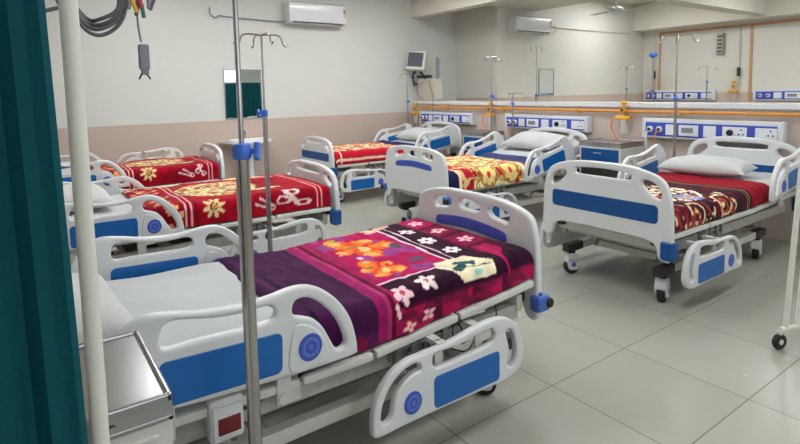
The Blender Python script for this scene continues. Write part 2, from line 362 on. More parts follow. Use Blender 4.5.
BEDS = {}
def make_bed(key, loc, flip, label, foot='A', head='A', back=0, lift=0, deck=.49, ctrl=False, ryo=.50, rh=(0, 0), rf=(0, 0), rfz=.195, farup=False, th=.115, railz=None, bw=1., bz=None, mback=None, thd=0., inlay=True):
    bed = thing('hospital_bed', (loc[0], loc[1], 0), PI if flip else 0, label, 'hospital bed', 'hospital beds in the two rows of the ward')
    HX, KX = .92, 1.2; railz = deck if railz is None else railz
    def zd(x):
        z = deck
        if x < HX: z += (HX-x)*math.tan(back if mback is None else mback)
        if x > KX: z += (x-KX)*math.tan(lift)
        return z
    # base chassis
    mb = MB()
    for sy in (-1, 1):
        mb.bx(.48, 2.02, sy*.35-.025, sy*.35+.025, .18, .235, .006)
    for x in (.76, 1.72): mb.bx(x-.025, x+.025, -.34, .34, .183, .232, .006)
    for x in (.55, 1.96):
        for sy in (-1, 1): mb.bx(x-.09, x+.09, sy*.35-.028, sy*.35+.028, .178, .238, .004, 1)
    mb.build('base_frame', ['white_warm', 'dark'], bed)
    for x in (.56, 1.975 if flip else 1.87):
        for sy in (-1, 1): caster(bed, x, sy*.35, random.choice((.3, -.5, 1.2, 2.2)))
    # side beams, worn paint
    mb = MB()
    for sy in (-1, 1): mb.bx(.10, 2.05, sy*.37-.02, sy*.37+.02, .325, .395, .006)
    for x in (.14, .9, 1.2, 2.0): mb.bx(x-.02, x+.02, -.36, .36, .33, .385, .004)
    mb.build('main_frame', 'worn', bed)
    MB().bx(2.03, 2.07, -.40, .40, .36, .44, .008).build('end_beam', 'white_warm', bed)
    # lifting columns and scissor links, motors
    for x in (.62, 1.72):
        mb = MB()
        for sy in (-1, 1):
            mb.cyl((x-.22, sy*.24, .215), (x+.12, sy*.24, .345), .016, seg=10)
            mb.cyl((x+.12, sy*.24, .215), (x+.02, sy*.24, .345), .014, seg=10)
        mb.cyl((x+.02, -.28, .345), (x+.02, .28, .345), .016, seg=10)
        mb.cyl((x-.22, -.28, .215), (x-.22, .28, .215), .016, seg=10)
        mb.build('lifting_linkage', 'grey', bed)
    MB().cyl((.75, .08, .28), (1.15, .08, .30), .022).box((.72, .08, .29), (.14, .09, .10), .012).build('actuator', 'dark', bed)
    mb = MB()
    mb.cyl((1.55, -.1, .28), (1.25, -.1, .30), .022); mb.box((1.62, -.1, .29), (.14, .09, .10), .012)
    mb.build('actuator', 'dark', bed)
    for sy in (-1, 1):
        mb = MB(); mb.box((1.46, sy*.395, .395), (.30, .02, .09), .004)
        for x in (1.34, 1.41, 1.50, 1.57): mb.box((x, sy*.416, .39), (.028, .03, .12), .004)
        mb.cyl((1.38, sy*.40, .33), (1.38, sy*.44, .33), .022); mb.cyl((1.54, sy*.40, .32), (1.54, sy*.44, .32), .018)
        mb.cyl((1.33, sy*.415, .40), (1.6, sy*.415, .40), .008); mb.cyl((1.33, sy*.415, .36), (1.6, sy*.415, .36), .008)
        mb.box((1.52, sy*.402, .35), (.10, .03, .12), .004); mb.box((1.40, sy*.43, .33), (.05, .012, .10), .003)
        mb.build('rail_mechanism', 'grey', bed)
    # deck
    mb = MB()
    for a, b in ((.05, .90), (.925, 1.19), (1.215, 1.60), (1.625, 2.06)):
        xm = (a+b)/2; an = -math.atan2(zd(b-.001)-zd(a+.001), b-a); zm = (zd(a+.001)+zd(b-.001))/2
        R = Matrix.Rotation(an, 4, 'Y'); ln = (b-a)/math.cos(an)
        mb.box((xm, 0, zm-.022), (ln, .90, .012), .003, 0, R)
        for sy in (-1, 1): mb.box((xm, sy*.457, zm-.024), (ln+.012, .03, .030), .007, 0, R)
    mb.build('deck', 'white_warm', bed)
    # mattress
    TH = lambda x: th-thd*min(1, max(0, (x-.9)/1.0))
    n = 44; prof = []
    xs = np.linspace(.06, 2.075, n); g = []
    sec = []
    hw, r = .425, .035
    for cy, cz, a0 in ((hw-r, th-r, 0), (-hw+r, th-r, 90), (-hw+r, r, 180), (hw-r, r, 270)):
        for k in range(5):
            a = math.radians(a0+90*k/4); sec.append((cy+r*math.cos(a), cz+r*math.sin(a)))
        if a0 == 0: sec += [(y, th) for y in np.linspace(hw-r, -hw+r, 14)[1:-1]]
    b = bmesh.new(); rings = []
    for i, x in enumerate(xs):
        tk = TH(x)
        sc = 1 if 0 < i < n-1 else .96
        ring = []
        for (yy, zz) in sec:
            if zz > .05: zz = zz-th+tk
            wob = .004*math.sin(13*x+7*yy)+.003*math.sin(29*yy+11*x) if zz > .06 else 0
            ring.append(b.verts.new((x, yy*sc, zd(x)-.012+zz*(.97 if sc < 1 else 1)+wob)))
        rings.append(ring)
    for a, q in zip(rings, rings[1:]):
        for k in range(len(sec)): b.faces.new((a[k], a[(k+1) % len(sec)], q[(k+1) % len(sec)], q[k]))
    b.faces.new(rings[0]); b.faces.new(rings[-1][::-1]); bmesh.ops.recalc_face_normals(b, faces=b.faces)
    m = MB(); m._add(b, 0); m.build('mattress', 'sheet', bed, ang=60)
    board(bed, 2.12, foot, 'footboard', 0, 1, bw, bz, -1 if flip else 1); board(bed, .03, head, 'headboard', .03, -1, 1., None, -1 if flip else 1)
    near = 1 if flip else -1                      # the long side nearer the aisle end of the room
    for side, k in ((near, 0), (-near, 1)):
        rail_head(bed, side, (HX, railz), back, ryo, rh[k])
        if farup and k: rail_foot(bed, side, deck+.02, ryo, rf[k])
        else: rail_foot(bed, side, rfz, .548, rf[k], inlay and (k == 0 or not flip))
    if ctrl:
        mb = MB(); mb.box((0, 0, 0), (.105, .06, .135), .012, 0, None, 3); mb.box((0, -.031, -.005), (.088, .012, .105), .006)
        cb = mb.build('battery_box', 'white', bed, Matrix.Translation((.655, -.465, .42)))
        MB().box((.004, -.038, -.012), (.068, .006, .052), .003).build('red_window', 'red', cb)
        MB().tube([(.06, 0, .0), (.12, .05, -.03), (.25, .08, 0), (.42, .06, .035)], .005, 5).build('power_cord', 'black', cb)
        MB().box((.24, .06, .01), (.07, .03, .16), .006).build('mounting_plate', 'white_warm', cb)
        mb = MB()
        mb.tube([(1.63, -.40, .44), (1.66, -.43, .40), (1.63, -.44, .36), (1.60, -.44, .40), (1.62, -.43, .45)], .003, 5)
        mb.tube([(1.66, -.42, .44), (1.72, -.44, .36), (1.68, -.44, .30), (1.60, -.43, .33)], .003, 5)
        mb.build('loose_wire', 'black', bed)
        MB().tube([(1.88, -.40, .46), (1.885, -.41, .40), (1.87, -.40, .33)], .003, 5).build('loose_wire', 'black', bed)
    BEDS[key] = dict(o=bed, zd=zd, th=th, TH=TH, flip=flip, loc=loc)
    return bed

make_bed('L1', (-.20, 2.06), 0, 'white hospital bed in the foreground, nearest the camera, under the purple floral blanket', 'B', 'B', math.radians(2), math.radians(4.8), .462, ctrl=True, ryo=.50, rh=(-.012, 0), rf=(.006, 0), rfz=.195, th=.178, thd=.058, railz=.49, bw=.94)
make_bed('L2', (-.12, 4.15), 0, 'white hospital bed just behind the foreground bed, red blanket on it', 'A', 'A', 0, 0, .515, rh=(-.15, -.15), rf=(.10, .10), th=.155, railz=.485, bz=(.36, .815), inlay=False)
make_bed('L3', (-.32, 6.32), 0, 'white hospital bed in the far left corner along the pink wall', 'A', 'A', 0, 0, .485, rh=(.06, 0), rf=(.1, .06), farup=True, th=.17, railz=.50, bz=(.36, .83), bw=.90)
make_bed('R1', (5.31, 2.13), 1, 'white hospital bed on the right with broad blue footboard panel facing the aisle', 'A', 'A', math.radians(9), 0, .49, mback=math.radians(2.5), ryo=.525, rh=(-.32, 0), rf=(.22, .20), rfz=.16)
make_bed('R2', (5.22, 4.12), 1, 'white hospital bed in the middle with arched violet strip on its footboard', 'B', 'A', math.radians(13), 0, .49, rf=(.15, .22), rfz=.165)
make_bed('R3', (5.25, 6.28), 1, 'white hospital bed far back beside the monitor, with red striped blanket', 'A', 'A', math.radians(8), 0, .50, rh=(-.22, -.2), rf=(.20, .2), rfz=.165, bz=(.35, .83), bw=.95)

# ------------------------------------------------------------------ blankets
def vn(x, y, seed=0):
    """smooth value noise, vectorised"""
    rs = np.random.RandomState(seed); T = rs.rand(64, 64)
    xi = np.floor(x).astype(int); yi = np.floor(y).astype(int); fx = x-xi; fy = y-yi
    fx = fx*fx*(3-2*fx); fy = fy*fy*(3-2*fy)
    g = lambda a, b: T[a % 64, b % 64]
    return (g(xi, yi)*(1-fx)+g(xi+1, yi)*fx)*(1-fy)+(g(xi, yi+1)*(1-fx)+g(xi+1, yi+1)*fx)*fy
class Paint:
    def __init__(s, u, v, base): s.u, s.v = u, v; s.c = np.tile(np.array(s2l(base)), (len(u), 1))
    def set(s, m, rgb, a=1.):
        m = m if m.dtype == float else m.astype(float); m = np.clip(m, 0, 1)[:, None]*a
        s.c = s.c*(1-m)+np.array(s2l(rgb))*m
    def rect(s, u0, u1, v0, v1, rgb, a=1.): s.set((s.u > u0) & (s.u < u1) & (s.v > v0) & (s.v < v1), rgb, a)
    def line(s, p, q, w, rgb):
        p, q = np.array(p), np.array(q); d = q-p; L = d@d
        t = np.clip(((s.u-p[0])*d[0]+(s.v-p[1])*d[1])/L, 0, 1)
        s.set(np.hypot(s.u-p[0]-t*d[0], s.v-p[1]-t*d[1]) < w, rgb)
    def ell(s, cu, cv, ru, rv, rot, rgb, rag=0, a=1.):
        c, n = math.cos(rot), math.sin(rot); du, dv = s.u-cu, s.v-cv
        e = np.hypot((du*c+dv*n)/ru, (-du*n+dv*c)/rv)
        if rag: e = e+rag*(vn(s.u*40, s.v*40, 3)-.5)
        s.set(e < 1, rgb, a)
    def flower(s, cu, cv, r, n, rgb, cen, rot=0, w=.32, cr=.25):
        for k in range(n):
            a = rot+2*PI*k/n; s.ell(cu+.58*r*math.cos(a), cv+.58*r*math.sin(a), .46*r, w*r, a, rgb)
        s.ell(cu, cv, cr*r, cr*r, 0, cen)
    def ring(s, cu, cv, r, w, rgb, a0=-4, a1=4):
        d = np.hypot(s.u-cu, s.v-cv); an = np.arctan2(s.v-cv, s.u-cu)
        s.set((abs(d-r) < w) & (an > a0) & (an < a1), rgb)
    def grain(s, amt, sc, seed): s.c = s.c*(1-amt+2*amt*vn(s.u*sc, s.v*sc, seed))[:, None]

def blanket(bed, name, x0, x1, drop, paint, label, cat='blanket', thick=.012, res=.008, hw=.435, mat_='fleece', dz=0., skew=0., wr=1., seed=1, r=.05, group='blankets spread over the beds', dropf=None):
    B = BEDS[bed]; sg = -1 if B['flip'] else 1
    Wd = hw-r; arc = r*PI/2; drop = drop-.05+B['th']-.055; Smax = Wd+arc+drop
    nu = max(8, int((x1-x0)/res)); nv = int(2*Smax/res)
    U, V = np.meshgrid(np.linspace(x0, x1, nu+1), np.linspace(-Smax, Smax, nv+1), indexing='ij')
    # v<0 is always the side nearer the camera
    sh = skew*(V)*(1-(U-x0)/(x1-x0))
    u = (U+sh).ravel(); v = V.ravel(); av = abs(v); sv = np.sign(v)
    t = np.clip((av-Wd)/r, 0, PI/2); below = np.maximum(av-Wd-arc, 0); tv = np.array([B['TH'](a) for a in u]); below = below*np.clip(1-(B['th']-tv)/max(drop, .01), .1, 1)
    y = np.minimum(av, Wd)+r*np.sin(t); z = -(r-r*np.cos(t))-below
    top = np.array([B['zd'](a) for a in u]) + tv-.012+.006+dz
    hang = np.clip(below/.1, 0, 1)
    fold = vn(u*14+seed, v*5, seed)-.5; fold2 = vn(u*33, v*9+3, seed+5)-.5
    y = y + hang*(.004*np.sin(u*31+seed)+.008*fold*2)*wr + .006 + .004*below
    z = z + (1-hang)*wr*(.014*(vn(u*5, v*5, seed+1)-.45)+.006*fold2)
    if dropf is not None: pass
    px = u; py = sv*y*sg; pz = top+z
    if B['flip']: pass
    e = np.minimum(np.clip((u-sh.ravel()-x0)/.03, 0, 1), np.clip((x1-(u-sh.ravel()))/.03, 0, 1))
    pz = pz - (1-e)**2*min(.02, thick*1.2)
    me = bpy.data.meshes.new(name)
    idx = np.arange((nu+1)*(nv+1)).reshape(nu+1, nv+1)
    F = np.stack([idx[:-1, :-1], idx[1:, :-1], idx[1:, 1:], idx[:-1, 1:]], -1).reshape(-1, 4)
    if sg < 0: F = F[:, ::-1]
    me.from_pydata(np.stack([px, py, pz], 1).tolist(), [], F.tolist())
    for p in me.polygons: p.use_smooth = True
    if paint:
        P = Paint(u, v, (120, 20, 40)); paint(P)
        at = me.color_attributes.new('Col', 'FLOAT_COLOR', 'POINT')
        col = np.ones((len(u), 4), np.float32); col[:, :3] = P.c; at.data.foreach_set('color', col.ravel())
    me.materials.append(M[mat_])
    o = bpy.data.objects.new(name, me); C.objects.link(o)
    o.location = (B['loc'][0], B['loc'][1], 0); o.rotation_euler = (0, 0, PI if B['flip'] else 0)
    md = o.modifiers.new('thickness', 'SOLIDIFY'); md.thickness = thick; md.offset = 1 if True else -1
    return tag(o, label, cat, group)

def paint_L1(P):
    u0 = .20
    P.u = P.u - u0            # world X of the foreground bed
    u, v = P.u, P.v
    P.set(u > -9, (86, 12, 48)); 
    P.set(u < 1.05, (62, 16, 62)); P.set((u < 1.05) & (vn(u*9, v*9, 4) > .6), (76, 22, 74))
    P.set((u < .80) & (u > .775), (40, 10, 44))
    P.rect(1.03, 1.075, -1, 1, (150, 28, 92)); P.rect(1.075, 1.09, -1, 1, (176, 50, 114)); P.rect(1.09, 1.108, -1, 1, (96, 6, 34)); P.rect(1.108, 1.15, -1, 1, (158, 20, 84))
    P.rect(1.15, 1.53, -.30, .42, (172, 12, 82))
    P.set((u > 1.15) & (u < 1.52) & (v > -.3) & (v < .4) & (vn(u*16, v*12, 8) > .62), (152, 60, 128))
    P.rect(1.12, 1.9, .42, .7, (60, 14, 44)); P.line((1.12, .425), (1.66, .43), .006, (238, 205, 220))
    # dark border at the near side and foot
    P.rect(1.13, 1.93, -.46, -.31, (44, 8, 36)); P.rect(1.53, 1.70, -.46, .40, (44, 8, 36))
    P.line((1.13, -.30), (1.46, -.31), .007, (240, 200, 216)); P.line((1.53, -.28), (1.545, .33), .007, (240, 205, 220)); P.line((1.57, -.26), (1.585, .33), .005, (235, 200, 215))
    # panels towards the foot
    for k, vc in enumerate((.31, .11, -.09)):
        P.rect(1.72, 1.86, vc-.085, vc+.085, (176, 22, 84) if k == 0 else (138, 18, 66))
        P.flower(1.79, vc, .044, 5, (248, 196, 204), (220, 90, 110), .4*k)
    for vc in (.20, .03, -.15): P.flower(1.645, vc, .045, 6, (246, 226, 228), (120, 40, 60), .3)
    P.rect(1.93-.05, 2.2, -1, 1, (92, 14, 52)); P.set((u > 1.72) & (v < -.2) & (vn(u*13, v*13, 9) > .55), (176, 22, 84))
    # hanging near side: magenta panels
    for a, b in ((1.14, 1.30), (1.34, 1.50), (1.56, 1.68), (1.74, 1.9)): P.rect(a, b, -.75, -.47, (168, 18, 74))
    P.set((v < -.47) & (vn(u*22, v*22, 11) > .68), (120, 20, 60))
    # big orange flowers
    for cu, cv, r, n, seed in ((1.32, .15, .16, 5, 1), (1.235, -.15, .105, 5, 2)):
        for k in range(n):
            a = .9*seed+2*PI*k/n; rr = r*(.85+.3*((k*7+seed) % 3)/2)
            P.ell(cu+.52*rr*math.cos(a), cv+.52*rr*math.sin(a), .52*rr, .40*rr, a, (228, 84, 34), .4)
            P.ell(cu+.60*rr*math.cos(a+.12), cv+.60*rr*math.sin(a+.12), .40*rr, .24*rr, a, (246, 128, 44), .6)
            P.ell(cu+.80*rr*math.cos(a-.1), cv+.80*rr*math.sin(a-.1), .17*rr, .20*rr, a, (252, 168, 100), .7)
            P.line((cu+.15*rr*math.cos(a+.5), cv+.15*rr*math.sin(a+.5)), (cu+.7*rr*math.cos(a+.58), cv+.7*rr*math.sin(a+.58)), .005, (176, 40, 40))
        P.ell(cu+.01, cv-.03, .32*r, .17*r, 1.2, (222, 190, 120), .6); P.ell(cu-.03, cv+.03, .26*r, .12*r, .3, (150, 110, 60), .6); P.ell(cu+.05, cv+.02, .16*r, .10*r, .9, (190, 50, 40), .6)
    P.ell(1.25, .33, .05, .022, .6, (190, 160, 60)); P.ell(1.2, .24, .05, .02, 1.8, (160, 70, 130)); P.ell(1.47, .06, .05, .03, 1.2, (92, 70, 92)); P.ell(1.44, -.14, .05, .025, .2, (90, 76, 96))
    P.ell(1.56, .36, .10, .026, .3, (226, 176, 150)); P.ell(1.50, .38, .04, .02, -.5, (236, 200, 170))
    P.ell(1.23, .0, .012, .012, 0, (244, 190, 205)); P.ell(1.19, .1, .01, .01, 0, (244, 190, 205))
    # cream square with teal leaves
    P.set((abs(u-1.545)*.8+abs(v+.355+.25*(u-1.545))*.35 < .105) & (abs(v+.35) < .095), (228, 218, 184))
    P.ell(1.50, -.37, .05, .024, .5, (34, 72, 80)); P.ell(1.56, -.33, .055, .022, -.3, (40, 84, 92)); P.ell(1.585, -.35, .03, .016, 1.2, (50, 80, 96)); P.line((1.45, -.38), (1.65, -.40), .004, (70, 90, 80))
    P.ell(1.56, -.42, .03, .012, .2, (150, 200, 180))
    # white flowers on the near border
    P.flower(1.30, -.39, .047, 5, (246, 222, 220), (180, 120, 110), .2); P.flower(1.165, -.41, .044, 5, (250, 205, 212), (190, 80, 100), .9); P.line((1.12, -.45), (1.13, -.50), .008, (250, 205, 212))
    P.flower(1.27, -.535, .036, 4, (246, 190, 200), (200, 110, 120), .6); P.flower(1.17, -.56, .03, 4, (246, 190, 180), (200, 110, 120), .2)
    P.grain(.18, 26, 2); P.u = u+u0
blanket('L1', 'floral_blanket', .91, 2.085, .05, paint_L1, 'purple and magenta floral fleece blanket with orange flowers on the foreground bed', res=.006, seed=3)

def red_paint(ph, sh=0):
    def f(P):
        v = P.v; P.u = P.u + sh*np.clip((1.95-P.u)/.3, 0, 1); u = P.u
        P.set(u > -9, (158, 6, 32)); P.set(vn(u*7, v*7, 5+ph) > .62, (138, 4, 28))
        e = 1.0+ph*.02
        P.set((u < 1.17) & (vn(u*26, v*30, 7+ph) > .66), (228, 178, 130)); P.set((u < 1.17) & (vn(u*30, v*26, 17) > .74), (110, 8, 26))
        for a in (1.18, 1.215): P.rect(a, a+.012, -1, 1, (240, 190, 190))
        P.rect(1.245, 1.26, -1, 1, (120, 6, 26)) 
        # dense cream bouquet in the middle
        m = np.hypot((u-1.52)/.30, v/.27); m2 = vn(u*18+v*22, v*60-u*26, 21+ph)
        P.set((m < 1) & (m2 > .36), (228, 208, 160)); P.set((m < 1.05) & (vn(u*40, v*50, 23) > .74), (92, 92, 40)); P.set((m < 1) & (vn(u*28, v*33, 29) > .80), (196, 150, 70))
        for cu, cv, ro in ((1.80, -.26, .4), (1.28, .33, .2), (1.82, .27, .1)):
            P.ell(cu, cv, .07, .03, ro, (56, 96, 62)); P.ell(cu-.05, cv+.05, .10, .028, ro-.5, (226, 200, 150)); P.ell(cu+.03, cv+.06, .06, .02, ro, (236, 215, 175))
        for cu, cv in ((1.37, -.445), (1.74, .40)):
            P.flower(cu, cv, .078, 8, (240, 206, 150), (24, 10, 14), .2, .17, .36); P.flower(cu, cv, .022, 6, (230, 160, 90), (24, 10, 14), 0)
        P.flower(1.10, -.43, .045, 5, (228, 168, 100), (200, 80, 60), .3)
        # white scrolls by the foot
        for k, (cu, cv, r) in enumerate(((1.85, -.47, .022), (1.79, -.51, .018), (1.91, -.50, .02), (1.88, -.42, .018), (1.9, .3, .03))):
            P.ring(cu, cv, r, .006, (238, 200, 200)); 
        P.line((1.66, -.47), (1.78, -.52), .007, (238, 200, 200)); P.line((1.70, -.44), (1.8, -.50), .006, (238, 200, 200)); P.line((1.86, -.40), (1.90, -.52), .007, (238, 200, 200))
        for a in (1.955, 1.99): P.rect(a, a+.01, -1, 1, (236, 170, 170))
        P.grain(.14, 30, 6)
    return f
blanket('L2', 'floral_blanket', .74, 2.07, .05, red_paint(0, .19), 'red floral blanket on the bed right behind the foreground bed, crossed by the metal poles', seed=6, res=.009)
blanket('L3', 'floral_blanket', .90, 2.07, .05, red_paint(1, 0), 'red floral blanket on the bed in the far left corner', seed=9, res=.009)

def paint_R1(P):
    u, v = P.u, P.v
    P.set(u > -9, (58, 8, 28)); P.set(vn(u*9, v*9, 4) > .6, (92, 8, 28)); P.set(vn(u*12, v*12, 41) > .7, (38, 12, 40))
    P.u = P.u+.17; u = P.u; P.set(u < 1.13, (146, 6, 32)); 
    for a in (.93, 1.0): P.rect(a, a+.012, -1, 1, (118, 4, 22))
    P.rect(1.13, 1.145, -1, 1, (40, 10, 30)); P.rect(1.165, 1.172, -1, 1, (190, 160, 90)); P.rect(1.2, 1.207, -1, 1, (170, 130, 80))
    P.u = P.u-.17; u = P.u; m = np.hypot((u-1.55)/.30, (v+.05)/.30)
    P.set((m < 1) & (vn(u*34, v*40, 21) > .45), (240, 226, 196)); P.set((m < 1.1) & (vn(u*40, v*30, 27) > .78), (120, 40, 40))
    P.flower(1.52, -.27, .10, 8, (140, 150, 190), (190, 60, 60), .2, .25, .5); P.flower(1.52, -.27, .05, 6, (210, 170, 150), (120, 40, 60), .2)
    P.flower(1.78, -.15, .12, 7, (150, 30, 40), (220, 190, 150), .2); P.flower(1.72, .3, .10, 7, (200, 60, 60), (230, 200, 160), .2)
    for cu, cv, r in ((1.36, -.43, .075), (1.75, -.46, .08), (1.25, -.47, .035)):
        P.ring(cu, cv, r, .009, (232, 206, 160)); P.ring(cu+.02, cv-.02, r*.55, .008, (190, 90, 50))
    P.set((v < -.38) & (u > 1.22) & (vn(u*30, v*30, 51) > .72), (150, 50, 40)); P.set((v < -.3) & (u > 1.22) & (vn(u*34, v*34, 57) > .78), (236, 214, 170))
    P.grain(.15, 30, 6)
blanket('R1', 'floral_blanket', .60, 2.085, .05, paint_R1, 'dark maroon floral blanket with a plain red turned-down edge on the right bed', seed=12, res=.008, skew=.0, thick=.02)

def paint_R2(P):
    u, v = P.u, P.v
    P.set(u > -9, (206, 180, 122)); 
    P.set(vn(u*9, v*9, 66) > .62, (186, 26, 50)); a = vn(u*22+2*vn(u*9, v*9, 2), v*22, 61); P.set(abs(a-.5) < .06, (176, 124, 44)); P.set(a > .66, (240, 226, 180)); P.set(a < .22, (150, 30, 44))
    for i in range(9):
        for j in range(-5, 6): P.ring(1.05+.11*i, .11*j+.05*(i % 2), .036, .007, (244, 226, 160) if (i+j) % 2 else (190, 140, 50), -2.2, 2.4)
    P.set((u > 1.80), (180, 24, 44)); P.set((u > 1.80) & (abs(vn(u*16, v*16, 71)-.5) < .08), (226, 190, 130))
    P.rect(1.95, 1.975, -1, 1, (236, 220, 190)); P.set(u > 1.985, (28, 30, 74))
    for q in (.33, -.33): P.line((1.02, q), (2.0, q), .010, (196, 50, 60)); P.line((1.02, q+.03), (2, q+.03), .006, (240, 224, 180))
    for cu, cv in ((1.3, .05), (1.62, .05), (1.3, -.45), (1.6, -.46)): P.flower(cu, cv, .09, 7, (238, 208, 130), (200, 40, 60), .3); P.ring(cu, cv, .105, .008, (160, 110, 40))
    P.flower(1.22, -.30, .06, 3, (226, 60, 100), (30, 30, 60), .4)
    P.grain(.15, 30, 6)
blanket('R2', 'navy_blanket', .70, 2.075, .045, None, 'navy blue blanket layered underneath the gold patterned one on the middle bed', mat_='navy', res=.014, seed=14)
blanket('R2', 'patterned_blanket', 1.06, 2.085, .075, paint_R2, 'gold and crimson scroll-patterned thick folded blanket on the middle bed', seed=15, res=.008, dz=.016, thick=.035, hw=.45, r=.06)

def paint_R3(P):
    u, v = P.u, P.v
    P.set(u > -9, (176, 20, 40)); m = (abs(v) < .36) & (u > 1.0)
    P.set(m, (214, 176, 120)); P.set(m & (vn(u*24, v*24, 81) > .55), (184, 50, 54)); P.set(m & (vn(u*24, v*20, 83) > .70), (240, 224, 190))
    P.rect(.8, 2.2, -.50, -.47, (236, 200, 180)); P.rect(.8, 2.2, -.60, -.535, (222, 190, 150)); P.set((v < -.535) & (vn(u*30, v*30, 85) > .6), (170, 60, 50))
    P.rect(2.0, 2.02, -1, 1, (236, 200, 180)); P.set(u < .98, (24, 34, 84)); P.grain(.15, 30, 6)
blanket('R3', 'striped_blanket', .80, 2.075, .06, paint_R3, 'red blanket with pale edge stripes on the far bed against the monitor', seed=19, res=.010, dz=.01, thick=.03)

# ------------------------------------------------------------------ pillows
def pillow(bed, xc, yc, lx, ly, h, rz, label, seed=1, dz=0):
    B = BEDS[bed]; n = 34
    b = bmesh.new(); grid = {}
    for s in (1, -1):
        for i in range(n+1):
            for j in range(n+1):
                a, c = 2*i/n-1, 2*j/n-1
                if s < 0 and (i in (0, n) or j in (0, n)): grid[s, i, j] = grid[1, i, j]; continue
                pinch = 1-.07*(abs(a)**2*(1-abs(c)**3)) - 0
                px = a*lx/2*(1-.06*(1-c*c)*abs(a)**3); py = c*ly/2*(1-.05*(1-a*a)*abs(c)**3)
                t = max(0, (1-abs(a)**2.6))**.55*max(0, (1-abs(c)**3.2))**.55
                z = h*(.62*t if s > 0 else -.38*t)
                if s > 0: z += t*(.007*math.sin(3.5*a+2.5*c+seed)+.004*math.sin(6*c-3*a+seed)+.0015*math.sin(15*a*c+3))
                grid[s, i, j] = b.verts.new((px, py, z))
        for i in range(n):
            for j in range(n):
                q = [grid[s, i, j], grid[s, i+1, j], grid[s, i+1, j+1], grid[s, i, j+1]]
                b.faces.new(q if s > 0 else q[::-1])
    m = MB(); m._add(b, 0)
    sg = -1 if B['flip'] else 1
    o = m.build('pillow', 'pillow', ang=80)
    x = B['loc'][0]+sg*xc; y = B['loc'][1]+yc
    sl = math.atan((B['zd'](xc-.1)-B['zd'](xc+.1))/.2)
    o.location = (x, y, B['zd'](xc)+B['th']-.012+h*.38+dz)
    o.rotation_euler = (0, sl*sg, rz)
    return tag(o, label, 'pillow', 'white pillows on the beds')
pillow('R1', .50, .08, .38, .68, .15, .10, 'plump white pillow at the head of the right bed, beside the red turned-down blanket', 1, dz=.02)
pillow('R2', .37, .0, .42, .72, .16, .0, 'white pillow on the middle bed with the gold blanket, propped by the headboard', 4)
pillow('L1', .26, -.06, .38, .70, .14, .06, 'white pillow on the foreground bed, partly behind the cream post', 2)
pillow('L2', .40, .05, .42, .66, .14, .0, 'white pillow on the bed just behind the foreground bed', 5)
pillow('R3', .42, .0, .42, .70, .16, .0, 'white pillow on the far bed under the leftmost wall service panel', 6)

# ------------------------------------------------------------------ bedside lockers
def locker(loc, rz, label, w=.5, d=.4, h=.80, blue=True):
    t = thing('bedside_locker', loc, rz, label, 'bedside locker', 'bedside lockers')
    mb = MB(); mb.bx(-w/2+.004, w/2-.004, -d/2+.004, d/2-.004, .10, h-.045, .004)
    for sx in (-1, 1):
        for sy in (-1, 1): mb.bx(sx*(w/2-.03)-.015, sx*(w/2-.03)+.015, sy*(d/2-.03)-.015, sy*(d/2-.03)+.015, .03, .11, .003)
    mb.build('cabinet_body', 'white_warm', t)
    mb = MB(); mb.bx(-w/2+.001, w/2-.001, -d/2+.001, d/2-.001, h-.052, h-.006, .004)
    for a in ((-w/2, w/2, -d/2, -d/2+.014), (-w/2, w/2, d/2-.014, d/2), (-w/2, -w/2+.014, -d/2, d/2), (w/2-.014, w/2, -d/2, d/2)): mb.bx(*a, h-.018, h, .005); mb.bx(*a, h-.056, h-.044, .004)
    tp = mb.build('steel_top', 'steel', t)
    MB().lathe([(0, 0), (.006, .001), (.007, .004), (0, .006)], (.12, -d/2, h-.035), 12, 0, Matrix.Rotation(PI/2, 4, 'X')).build('rivet', 'chrome', tp)
    # drawer and door on the front (-y)
    mb = MB(); mb.bx(-w/2+.03, w/2-.03, -d/2-.006, -d/2+.014, h-.24, h-.075, .005); dr = mb.build('drawer', 'deepblue' if blue else 'white_warm', t)
    MB().tube([(-.05, -d/2-.004, h-.12), (-.05, -d/2-.03, h-.12), (.05, -d/2-.03, h-.12), (.05, -d/2-.004, h-.12)], .005).build('handle', 'chrome', dr)
    mb = MB(); mb.bx(-w/2+.03, w/2-.03, -d/2-.006, -d/2+.014, .13, h-.40, .005); do = mb.build('door', 'deepblue' if blue else 'white_warm', t)
    MB().tube([(w/2-.07, -d/2-.004, .25), (w/2-.07, -d/2-.03, .25), (w/2-.07, -d/2-.03, .33), (w/2-.07, -d/2-.004, .33)], .005).build('handle', 'chrome', do)
    MB().bx(-w/2+.03, w/2-.03, -d/2-.002, -d/2+.012, h-.385, h-.26, .002).build('open_shelf', 'dark', t)  # dark slab stands in for the shade of an open gap
    for sx in (-1, 1):
        for sy in (-1, 1): MB().lathe([(0, -.012), (.022, -.012), (.022, .012), (0, .012)], (sx*(w/2-.03), sy*(d/2-.03), .022), 14, 0, Matrix.Rotation(PI/2, 4, 'X')).build('caster', 'black', t)
    return t
locker((-.013, 1.293, 0), 0, 'cream bedside locker with shiny steel top at the front left beside the foreground bed', w=.46, d=.37, h=.805, blue=False)
locker((5.16, 3.35, 0), -PI/2, 'bedside locker with blue drawer between the middle bed and the right bed', w=.5, d=.42, h=.825)
locker((5.20, 5.33, 0), -PI/2, 'bedside locker with blue drawer standing between the far bed and the middle bed', w=.42, d=.38, h=.825)

